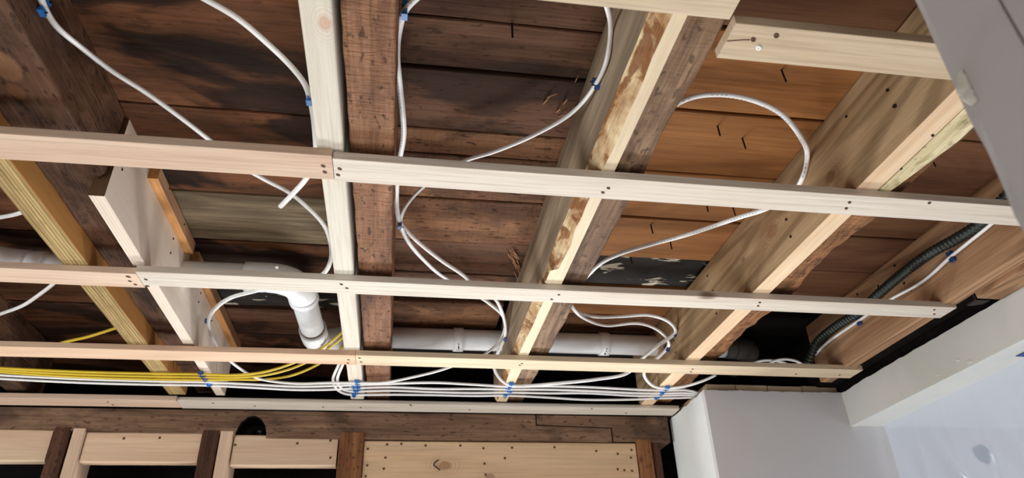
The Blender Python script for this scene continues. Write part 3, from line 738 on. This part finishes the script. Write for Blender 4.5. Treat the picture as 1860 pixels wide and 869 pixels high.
# open split of that knot
kp = [P(797, 836, y=YB-.0005), P(790, 841, y=YB-.0005), P(788, 845, y=YB-.0005), P(793, 850, y=YB-.0005), P(799, 855, y=YB-.0005)]
V, Fc = tube(catmull(kp, .002), .0016, .0008, 6, up=Vector((0, 1, 0)))
hbo = [o for o in COL.objects if o.name.startswith('header_board')][0]
link_mesh('knot_split', V, Fc, 'nail', hbo)
framing('stud', X_(1156, 808), X_(1183, 803)-.001, FL, Z_(1170, 800), YB-.003, YB+.09, 'stud_brown', 'cracked brown old stud right of the header board', 'stud', jt=.0025)
framing('stud', X_(1185, 805), X_(1199, 803), FL, Z_(1190, 801), YB+.004, YB+.09, 'stud_dark', 'narrow dark old stud next to the white plaster return', 'stud', jt=.002, sk=((1192, 820), (1193, 834), (1196, 851)))

# ================================================================== DRAIN PIPES
def seg(a, b, n_=2): return [Vector(a)+(Vector(b)-Vector(a))*i/n_ for i in range(n_+1)]
def bend(p0, pc, p1, k=10):
    p0, pc, p1 = Vector(p0), Vector(pc), Vector(p1)
    return [p0*(1-t)**2+pc*2*t*(1-t)+p1*t*t for t in [i/k for i in range(k+1)]]
RP = .0295
def pipe_part(parent, name, path, r, mat, n_=28):
    V, Fc = tube(path, r, n_=n_); return link_mesh(name, V, Fc, mat, parent, smooth=False)
def smooth_by(o):
    for p_ in o.data.polygons: p_.use_smooth = len(p_.vertices) == 4
yA = 1.465
A0 = P(115, 474, y=yA); A1 = P(505, 487, y=yA)
zA = .752
far0 = P(640, 613, y=1.832); far1 = P(1150, 626, y=1.832)
zf = (far0.z+far1.z)/2
dp = thing('drain_pipe', (-.24, 1.63, zA-.05), 'white plastic drain pipe running through the joists with two elbows', 'pipe')
xe = P(545, 535, y=1.52).x
parts = []
parts.append(pipe_part(dp, 'pipe', seg((-.70, yA, zA), (xe-.075, yA, zA)), RP, 'pvc'))
parts.append(pipe_part(dp, 'elbow', seg((xe-.115, yA, zA), (xe-.07, yA, zA))+bend((xe-.07, yA, zA), (xe, yA, zA), (xe+.004, yA+.07, zA-.006)), RP+.0045, 'pvc_fit'))
q1 = Vector((xe+.004, yA+.07, zA-.006)); q2 = Vector(P(572, 612, y=1.745)); q2.z = max(q2.z, .715)
parts.append(pipe_part(dp, 'pipe', seg(q1-(q2-q1)*.1, q2), RP, 'pvc'))
d_ = (q2-q1).normalized()
parts.append(pipe_part(dp, 'collar', seg(q1+d_*.0, q1+d_*.022), RP+.0055, 'pvc_fit'))
parts.append(pipe_part(dp, 'cement_ring', seg(q1+d_*.024, q1+d_*.028), RP+.0016, 'ring'))
parts.append(pipe_part(dp, 'elbow', seg(q2-d_*.045, q2-d_*.01)+bend(q2-d_*.01, q2+d_*.06, (q2.x+.085, 1.832, zf)), RP+.0048, 'pvc_fit'))
parts.append(pipe_part(dp, 'cement_ring', seg(q2-d_*.050, q2-d_*.046), RP+.0014, 'ring'))
parts.append(pipe_part(dp, 'pipe', seg((q2.x+.07, 1.832, zf), (.95, 1.832, zf)), RP, 'pvc'))
for (px, w, py) in ((834, .028, 617), (1102, .028, 624)):
    xc = P(px, py, y=1.80).x
    cpl = pipe_part(dp, 'coupling', seg((xc-w/2, 1.832, zf), (xc+w/2, 1.832, zf)), RP+.0042, 'pvc_fit'); parts.append(cpl)
    for i in range(7):                               # smeared ink print
        a = math.radians(-95-12*(i % 4)-6*random.random()); rr_ = RP+.0043
        c = Vector((xc-.004+.006*random.random(), 1.832+rr_*math.cos(a), zf+rr_*math.sin(a)))
        V, Fc = disc(c, (0, math.cos(a), math.sin(a)), .0020+.0016*random.random(), .0003, 6, .5); link_mesh('ink_mark', V, Fc, 'ink', cpl)
c = P(1096, 603, y=1.85); parts.append(pipe_part(dp, 'cleanout_tab', seg((c.x-.008, 1.84, zf+.026), (c.x+.008, 1.84, zf+.026)), .010, 'pvc_fit', 16))
V, Fc = disc(P(503, 486, z=zA-.02), (0, -.5, -.85), .0035, .001); link_mesh('stub', V, Fc, 'pvc_fit', dp)
for o in parts: smooth_by(o)
# elbow in the left bay
xl = P(20, 450, y=yA).x
parts = []
dl = thing('drain_elbow', (xl, yA, .72), 'white plastic drain elbow at the left edge beyond the golden beam', 'pipe')
parts.append(pipe_part(dl, 'pipe', seg((xl+.03, yA, zA+.005), (-.702, yA, zA)), RP, 'pvc'))
parts.append(pipe_part(dl, 'collar', seg((P(66, 470, y=yA).x-.02, yA, zA+.003), (P(66, 470, y=yA).x+.025, yA, zA+.002)), RP+.0045, 'pvc_fit'))
parts.append(pipe_part(dl, 'elbow', bend((xl+.05, yA, zA+.004), (xl-.005, yA, zA+.004), (xl-.03, yA-.05, zA-.004))+seg((xl-.032, yA-.055, zA-.005), (xl-.05, yA-.09, zA-.012)), RP+.005, 'pvc_fit'))
parts.append(pipe_part(dl, 'cement_ring', seg((xl-.034, yA-.062, zA-.0065), (xl-.036, yA-.066, zA-.0075)), RP+.0062, 'ring'))
parts.append(pipe_part(dl, 'pipe', seg((xl-.045, yA-.08, zA-.010), (xl-.185, yA-.36, zA-.058)), RP, 'pvc'))
for o in parts: smooth_by(o)
# dusty old pipe in the right bay
parts = []
do = thing('old_drain', (1.02, 1.80, .74), 'dusty grey drain pipe in the dark right bay', 'pipe')
parts.append(pipe_part(do, 'pipe', seg((.95, 1.832, zf), (.99, 1.832, zf)), RP+.003, 'pvc_old'))
parts.append(pipe_part(do, 'elbow', bend((.98, 1.832, zf), (1.05, 1.832, zf), (1.052, 1.91, zf+.004))+seg((1.052, 1.92, zf+.004), (1.052, 2.0, zf+.006)), RP+.004, 'pvc_old'))
for o in parts: smooth_by(o)

# ================================================================== CABLES
def cable(pts, label, mat='white_jkt', ra=.0048, rb=.0034, name='cable', group='white electrical cables', cut=None, prt=False):
    path = catmull(pts, .007)
    V, Fc = tube(path, ra, rb, 10)
    o = link_mesh(name, V, Fc, mat, smooth=True); tag(o, label, 'cable', group)
    if prt:                                          # legend printed along the jacket
        pv, pf = [], []
        for i in range(1, len(path)-1):
            if (i % 13) > 8: continue
            p_ = path[i]; d = (path[i+1]-path[i-1]).normalized()
            s_ = d.cross(Vector((0, 0, 1))).normalized(); u_ = s_.cross(d).normalized()
            t_ = math.radians(-118 if s_.x*1 > 0 else -62)
            c_ = p_+s_*math.cos(t_)*(ra+.0001)+u_*math.sin(t_)*(rb+.0001)
            w_ = (s_*-math.sin(t_)*ra+u_*math.cos(t_)*rb).normalized()*.0009
            hl = d*(.0012+.0012*random.random()); b0 = len(pv)
            pv += [c_-hl-w_, c_+hl-w_, c_+hl+w_, c_-hl+w_]; pf.append((b0, b0+1, b0+2, b0+3))
        link_mesh('printing', pv, pf, 'print', o)['kind'] = 'stuff'
    if cut:
        d = (path[-1]-path[-2]).normalized()
        V, Fc = tube([path[-1]-d*.001, path[-1]+d*.0012], ra*.72, rb*.72, 8); link_mesh('cable_core', V, Fc, 'copper', o)
    return o
def Q(lst):
    out = []
    for it in lst:
        px, py, k, v = it
        out.append(P(px, py, **{k: v}))
    return out
zb_ = JB-.0048
# left bay
cable(Q([(20, -260, 'z', .745), (62, -40, 'z', .745), (72, -10, 'z', .745), (80, 12, 'z', .745), (100, 45, 'z', .75), (150, 88, 'z', .765), (205, 130, 'z', .775), (265, 168, 'z', .775), (330, 215, 'z', .77), (385, 258, 'z', .765), (432, 298, 'z', .76),
         (482, 327, 'z', .755), (525, 350, 'z', .75), (565, 383, 'z', .745), (590, 412, 'z', .74), (601, 445, 'z', .73), (601, 472, 'z', .72), (588, 497, 'z', .712), (560, 513, 'z', .702), (505, 519, 'z', .702), (460, 530, 'z', .71), (420, 541, 'z', .712), (392, 560, 'z', .71), (379, 583, 'z', .702), (384, 608, 'z', .69), (400, 636, 'z', .672), (428, 664, 'z', .66), (470, 688, 'z', .650), (535, 697, 'z', zb_), (600, 696, 'z', zb_), (648, 696, 'z', zb_), (700, 695, 'z', zb_), (752, 685, 'z', .655), (800, 673, 'z', .668), (850, 655, 'z', .69), (866, 648, 'z', .70)]),
      'white cable running diagonally across the left bay from the hewn joist', prt=True)
cable(Q([(120, -190, 'z', .76), (330, -25, 'z', .775), (372, -2, 'z', .775), (430, 32, 'z', .775), (485, 78, 'z', .772), (530, 122, 'z', .765), (553, 152, 'z', .755), (563, 180, 'z', .75), (572, 240, 'z', .745), (572, 295, 'z', .735), (555, 326, 'z', .73), (532, 352, 'z', .73), (509, 376, 'z', .728)]),
      'white cable at the top of the left bay with a loose cut end', cut=True)
cable(Q([(866, 651, 'z', .695), (882, 643, 'z', .71), (903, 625, 'z', .74), (917, 595, 'z', .755), (912, 572, 'z', .765), (890, 552, 'z', .775), (860, 530, 'z', .78), (848, 506, 'z', .78), (800, 472, 'z', .775), (760, 440, 'z', .768), (738, 418, 'z', .758), (728, 404, 'z', .748), (733, 383, 'z', .752), (755, 353, 'z', .76), (800, 315, 'z', .765), (848, 291, 'z', .765), (900, 275, 'z', .765), (975, 243, 'z', .762), (1040, 204, 'z', .758), (1083, 152, 'x', .2735), (1103, 105, 'x', .2735), (1109, 55, 'x', .2735), (1101, 8, 'z', .755), (1080, -40, 'z', .752), (990, -150, 'z', .75), (880, -110, 'z', .75)]),
      'long white cable looping across the second bay to the bark-edged joist', prt=True)
cable(Q([(878, -106, 'z', .75), (800, -40, 'z', .755), (762, -8, 'z', .75), (737, 18, 'z', .745), (725, 55, 'z', .745), (721, 100, 'z', .748), (726, 155, 'z', .75), (732, 210, 'z', .75), (733, 248, 'z', .75), (726, 290, 'z', .748), (721, 335, 'z', .745), (721, 380, 'z', .745), (726, 405, 'z', .745), (742, 440, 'z', .755), (772, 475, 'z', .768), (805, 503, 'z', .775), (850, 525, 'z', .778), (895, 540, 'z', .775), (911, 565, 'z', .765), (918, 595, 'z', .75), (916, 615, 'z', .738), (905, 640, 'z', .715), (897, 665, 'z', .69), (908, 688, 'z', .662), (926, 700, 'z', zb_), (960, 701, 'z', zb_), (1010, 697, 'z', zb_-.001), (1080, 690, 'z', .65), (1140, 678, 'z', .664), (1163, 655, 'z', .69), (1195, 628, 'z', .715), (1227, 604, 'x', .7305), (1215, 585, 'z', .755), (1180, 573, 'z', .77), (1130, 575, 'z', .775), (1085, 576, 'z', .778), (1052, 569, 'z', .775), (1036, 552, 'z', .765), (1030, 535, 'z', .76)]),
      'long white cable down the side of the brown middle joist into the third bay', prt=True)
cable(Q([(1030, 532, 'z', .755), (1037, 554, 'z', .76), (1060, 578, 'z', .768), (1100, 592, 'z', .768), (1160, 588, 'z', .758), (1195, 600, 'z', .745), (1214, 620, 'z', .725), (1211, 634, 'x', .7305), (1190, 655, 'z', .70), (1170, 678, 'z', .675), (1184, 700, 'z', .652), (1206, 706, 'z', zb_), (1240, 703, 'z', zb_), (1275, 693, 'z', .655), (1300, 682, 'z', .67)]),
      'white cable sagging over the pipe and stapled to the fir joist')
cable(Q([(1195, 215, 'z', .765), (1232, 188, 'z', .768), (1262, 176, 'z', .77), (1310, 172, 'z', .77), (1370, 183, 'z', .768), (1420, 208, 'z', .76), (1455, 250, 'z', .75), (1466, 290, 'x', .728), (1459, 320, 'x', .7295), (1440, 350, 'x', .7300), (1395, 378, 'z', .72), (1340, 396, 'z', .735), (1250, 426, 'z', .75), (1180, 445, 'z', .755), (1130, 460, 'z', .755), (1095, 476, 'z', .75), (1068, 500, 'z', .745), (1050, 520, 'z', .74)]),
      'white cable arching over the orange boards to the fir joist', prt=True)
# right joist
cable(Q([(1900, 330, 'x', 1.183), (1850, 365, 'x', 1.183), (1800, 408, 'x', 1.1835), (1727, 467, 'x', 1.1840), (1680, 509, 'x', 1.183), (1615, 546, 'x', 1.183), (1560, 583, 'x', 1.1840), (1505, 622, 'x', 1.182), (1475, 650, 'x', 1.178), (1457, 672, 'x', 1.172)]),
      'white cable stapled below the armoured conduit on the right joist')
cable(Q([(1345, 675, 'z', .70), (1375, 658, 'z', .715), (1400, 655, 'z', .72), (1425, 660, 'z', .715), (1445, 672, 'z', .70)]), 'loop of grey-white cable half hidden in the dark right bay')
cable(Q([(1385, 672, 'z', .70), (1405, 657, 'z', .715), (1425, 653, 'z', .72), (1448, 657, 'z', .715), (1465, 668, 'z', .70)]), 'second loop of cable in the dark right bay, the higher one')
# the bundle along the back
def bundle(pts, label, mat='white_jkt', grp='white cables bundled along the back', dz=0.0, **k):
    k.setdefault('ra', .0040); k.setdefault('rb', .0033)
    return cable([P(x_, y_, z=zz+dz) for (x_, y_, zz) in pts], label, mat, group=grp, **k)
B = zb_
bundle([(-900, 600, B), (-60, 677, B), (0, 681.5, B), (150, 689, B), (280, 693, B), (372, 694.5, B), (450, 698, B), (540, 702.5, B), (600, 701.5, B), (646, 699.5, B), (709, 697.5, B), (788, 695.5, B), (860, 699, B), (925, 702.5, B), (995, 701.8, B), (1063, 703.4, B), (1153, 707.9, B), (1208, 709.5, B), (1245, 709, B), (1268, 714, B+.002), (1290, 722, B+.006)],
       'topmost long white cable of the bundle along the back, from the left edge')
bundle([(-900, 607, B), (-60, 683.5, B), (0, 688, B), (150, 695.5, B), (280, 699, B), (380, 700.5, B), (450, 704, B), (540, 708.5, B), (600, 708, B), (648, 705.5, B), (709, 703.6, B), (788, 706.8, B), (860, 707, B), (925, 707.6, B), (995, 708, B), (1063, 710.0, B), (1153, 714.2, B), (1203, 714.8, B), (1245, 714, B), (1270, 717, B+.002), (1292, 724, B+.006)],
       'second white cable of the bundle along the back, from the left edge')
bundle([(636, 635, .705), (622, 664, .674), (613, 690, .654), (621, 706, B), (634, 711, B), (646, 711.5, B), (709, 710, B), (788, 712.5, B), (860, 714, B), (925, 713.2, B), (995, 714.7, B), (1063, 714.5, B), (1153, 719.2, B), (1200, 719.0, B), (1245, 718, B), (1272, 719.5, B+.002), (1294, 727, B+.006)],
       'third white cable of the back bundle, starting at the white joist')
bundle([(630, 635, .705), (615, 664, .676), (605, 690, .656), (612, 707, B), (628, 716, B), (645, 717.6, B), (709, 717.2, B), (788, 718, B), (860, 719.5, B), (922, 719, B), (995, 722.5, B), (1063, 726.5, B), (1153, 726, B), (1194, 724, B), (1240, 723, B), (1272, 722, B+.002), (1296, 730, B+.006)],
       'lowest sagging white cable of the back bundle, starting at the white joist')
for i, (dy, lab) in enumerate(((0, 'upper yellow cable of the three along the left back'), (5.2, 'middle yellow cable of the three along the left back'), (10.4, 'lower yellow cable of the three along the left back'))):
    e = (0, 7, 22)[i]
    bundle([(-900, 590+dy*.6, B), (-60, 664+dy*.6, B), (0, 668.5+dy*.7, B), (130, 675+dy*.9, B), (280, 679+dy, B), (365, 680+dy, B), (430, 681.5+dy*.8, B), (480, 676+dy*.9+e*.2, B+.004), (530, 661+dy+e*.5, B+.02), (575, 640+dy*.6+e*.8, .69), (610, 614+dy*.5+e, .715), (640, 590+dy*.5+e, .73), (680, 570+e, .74)],
           lab, 'yellow_jkt', 'yellow cables along the back', ra=.0038, rb=.0032)
cable(Q([(60, 645, 'z', .70), (110, 624, 'z', .72), (160, 612, 'z', .735), (208, 597, 'z', .75), (260, 580, 'z', .76)]), 'single yellow cable in the dark far left bay', 'yellow_jkt', group='yellow cables along the back')
cable(Q([(-400, 440, 'z', .73), (-40, 402, 'z', .74), (0, 395, 'z', .745), (30, 389, 'z', .75), (70, 372, 'z', .755), (120, 330, 'z', .77)]), 'grey-white cable at the left edge above the elbow')
cable(Q([(-500, 700, 'z', .66), (-50, 590, 'z', .70), (0, 571, 'z', .715), (40, 556, 'z', .73), (75, 533, 'z', .745), (98, 515, 'z', .755), (125, 488, 'z', .765)]), 'white cable curving below the elbow at the left edge')

# armoured conduit on the right joist
pts = Q([(1875, 318, 'x', 1.176), (1840, 345, 'x', 1.176), (1783, 404, 'x', 1.177), (1740, 432, 'x', 1.177), (1690, 460, 'x', 1.177), (1640, 497, 'x', 1.177), (1595, 535, 'x', 1.177), (1560, 567, 'x', 1.176), (1520, 592, 'x', 1.174), (1485, 622, 'x', 1.168), (1470, 655, 'x', 1.16), (1466, 674, 'x', 1.155)])
path = catmull(pts, .0011)
V, Fc = tube(path, .0112, n_=16, rad=lambda s: 1.0+.10*math.sin(2*math.pi*s/.0115))
tag(link_mesh('armoured_conduit', V, Fc, 'conduit', smooth=True), 'dark ribbed armoured conduit along the side of the right joist', 'conduit')

# ================================================================== STAPLES
def staple(c, nrm, along, label, mat='blue', wide=1.15, nails=True):
    nrm = Vector(nrm).normalized(); al = Vector(along); al = (al-nrm*al.dot(nrm)).normalized(); ac = al.cross(nrm).normalized()
    c = Vector(c)
    root = thing('cable_staple', c, label, 'staple', 'blue cable staples')
    # saddle: a thin arch over the cable
    V, Fc = [], []; k = 9; Ln = .0062
    for s in (-Ln, Ln):
        for (ro, sgn) in ((.0078*wide, 1), (.0058*wide, -1)):
            for i in range(k):
                t = math.pi*i/(k-1)
                V.append(c+al*s+ac*math.cos(t)*ro+nrm*(math.sin(t)*(ro-.0012)+.0002-.0045))
    def idx(a, b, i): return a*2*k+b*k+i
    for i in range(k-1):
        Fc += [(idx(0, 0, i), idx(0, 0, i+1), idx(1, 0, i+1), idx(1, 0, i)), (idx(0, 1, i), idx(1, 1, i), idx(1, 1, i+1), idx(0, 1, i+1)),
               (idx(0, 0, i), idx(0, 1, i), idx(0, 1, i+1), idx(0, 0, i+1)), (idx(1, 0, i), idx(1, 0, i+1), idx(1, 1, i+1), idx(1, 1, i))]
    for i in (0, k-1): Fc.append((idx(0, 0, i), idx(1, 0, i), idx(1, 1, i), idx(0, 1, i)))
    sd = link_mesh('saddle', V, Fc, mat, root)
    for s in (-1, 1):                                   # the two feet the nails pass through
        b0 = c+ac*s*.0085*wide
        V = [b0+al*x_*Ln+ac*y_*.0022+nrm*z_ for z_ in (-.0045, .0035) for (x_, y_) in ((-1, -1), (1, -1), (1, 1), (-1, 1))]
        Fc = [(0, 1, 2, 3), (4, 5, 6, 7), (0, 1, 5, 4), (1, 2, 6, 5), (2, 3, 7, 6), (3, 0, 4, 7)]
        link_mesh('foot', V, Fc, mat, root)
        if nails:
            V, Fc = tube([b0-nrm*.006, b0+nrm*.0062, b0+nrm*.0063, b0+nrm*.0072], .0011, n_=6)
            link_mesh('nail', V, Fc, 'nail', root)
    return root
up_ = (0, 0, -1)
L_ = [
    ((80, 13), dict(x=-.4845), (1, 0, 0), (.3, .5, 0), 'blue staple on the hewn joist at the top left corner', 'blue'),
    ((562, 177), dict(z=.750), (-1, 0, 0), (0, 1, 0), 'blue staple behind the white joist near the cut cable', 'blue'),
    ((736, 19), dict(z=.745), (1, 0, 0), (0, 1, .1), 'blue staple on the brown middle joist at the top edge', 'blue'),
    ((727, 405), dict(z=.745), (1, 0, 0), (0, 1, 0), 'dark blue staple where two cables meet on the brown middle joist', 'blue_dk'),
    ((1082, 152), dict(x=.2745), (-1, 0, 0), (0, 1, -.6), 'blue staple high on the grey face of the bark-edged joist', 'blue_dk'),
    ((378, 583), dict(x=-.464), (1, 0, 0), (0, .5, -1), 'dark blue staple on the plywood gusset', 'blue_dk'),
    ((917, 590), dict(x=.2745), (-1, 0, 0), (0, 1, -.5), 'upper navy staple on the bark-edged joist beside the pipe', 'blue_dk'),
    ((917, 613), dict(x=.2745), (-1, 0, 0), (0, 1, -.5), 'lower navy staple on the bark-edged joist beside the pipe', 'blue_dk'),
    ((1226, 603), dict(x=.7305), (-1, 0, 0), (0, -1, -1), 'upper dark blue staple on the fir joist near the pipe', 'blue_dk'),
    ((1211, 633), dict(x=.7305), (-1, 0, 0), (0, 1, -1), 'lower dark blue staple on the fir joist near the pipe', 'blue_dk'),
    ((1727, 467), dict(x=1.184), (-1, 0, 0), (0, 1, -.1), 'navy staple on the conduit joist, the nearer one', 'blue_dk'),
    ((1559, 583), dict(x=1.184), (-1, 0, 0), (0, 1, -.1), 'navy staple on the conduit joist behind the third furring strip', 'blue_dk'),
    ((366, 681), dict(z=B), up_, (1, 0, 0), 'dark blue staple holding the yellow cables on the plywood, topmost', 'blue_dk'),
    ((372, 688), dict(z=B), up_, (1, 0, 0), 'dark blue staple holding the yellow cables on the plywood, lower', 'blue_dk'),
    ((379, 697.5), dict(z=B), up_, (1, 0, 0), 'blue staple on the two white cables under the plywood', 'blue'),
    ((649, 696), dict(z=B), up_, (1, 0, 0), 'blue staple on the white joist bundle, first from the top', 'blue'),
    ((643, 702), dict(z=B), up_, (1, 0, 0), 'blue staple on the white joist bundle, second from the top', 'blue'),
    ((650, 706.5), dict(z=B), up_, (1, 0, 0), 'blue staple on the white joist bundle, third from the top', 'blue'),
    ((646, 712.5), dict(z=B), up_, (1, 0, 0), 'blue staple on the white joist bundle, fourth from the top', 'blue'),
    ((643, 717.5), dict(z=B), up_, (1, 0, 0), 'blue staple on the white joist bundle, lowest', 'blue'),
    ((928, 700), dict(z=B), up_, (1, 0, 0), 'blue staple on the bark-edged joist bundle, first from the top', 'blue'),
    ((923, 706.5), dict(z=B), up_, (1, 0, 0), 'blue staple on the bark-edged joist bundle, second from the top', 'blue'),
    ((926, 712), dict(z=B), up_, (1, 0, 0), 'blue staple on the bark-edged joist bundle, third from the top', 'blue'),
    ((918, 718), dict(z=B), up_, (1, 0, 0), 'blue staple on the bark-edged joist bundle, lowest', 'blue'),
    ((1211, 706), dict(z=B), up_, (1, 0, 0), 'blue staple on the fir joist bundle, topmost', 'blue'),
    ((1202, 714.5), dict(z=B), up_, (1, 0, 0), 'blue staple on the fir joist bundle, middle', 'blue'),
    ((1194, 722), dict(z=B), up_, (1, 0, 0), 'blue staple on the fir joist bundle, lowest', 'blue'),
]
for (px, k, nr, al, lab, mt) in L_:
    staple(P(px[0], px[1], **k), nr, al, lab, mt)

# ================================================================== PLASTIC SHEETING
nv, nh = 60, 220
V, Fc = [], []
for i in range(nv+1):
    z_ = ZB-.0015-(ZB+.9)*(i/nv)**1.25
    dr = ZB-z_
    for j in range(nh+1):
        y_ = .25+(YF-.014-.25)*j/nh
        fold = .030*(1-abs(math.sin(y_*15+dr*4)))**3+.020*(1-abs(math.sin(y_*27-dr*5+1.3)))**4+.014*math.sin(y_*9+dr*3)+.004*math.sin(y_*90+dr*30)
        gather = .5*max(0, (y_-1.25))
        x_ = 1.386+min(1, dr*5)*fold*(.5+gather*1.4)+.04*dr
        V.append(Vector((x_, y_-dr*.03*(j/nh), z_+(0 if i else .001*math.sin(y_*40)))))
for i in range(nv):
    for j in range(nh):
        a = i*(nh+1)+j; Fc.append((a, a+1, a+nh+2, a+nh+1))
sheet = link_mesh('plastic_sheet', V, Fc, 'plastic', smooth=True)
tag(sheet, 'milky translucent plastic dust sheet hanging from the lower ceiling', 'sheet')
c = P(1857, 645, z=ZB)
V, Fc = [], []
for i in range(9):
    for j in range(3):
        V.append(Vector((c.x-.012+.012*j, c.y-.085+.0115*i, ZB-.0018-.0006*math.sin(i*1.3+j))))
for i in range(8):
    for j in range(2): Fc.append((i*3+j, i*3+j+1, (i+1)*3+j+1, (i+1)*3+j))
n0 = len(V); V += [v-Vector((0, 0, .0005)) for v in V]; Fc += [tuple(n0+k for k in f) for f in Fc]
tag(link_mesh('tape_strip', V, Fc, 'tape'), 'blue painter tape holding the plastic sheet at the right edge', 'tape')

for o in list(bpy.data.objects):
    if '_o' in o: del o['_o']
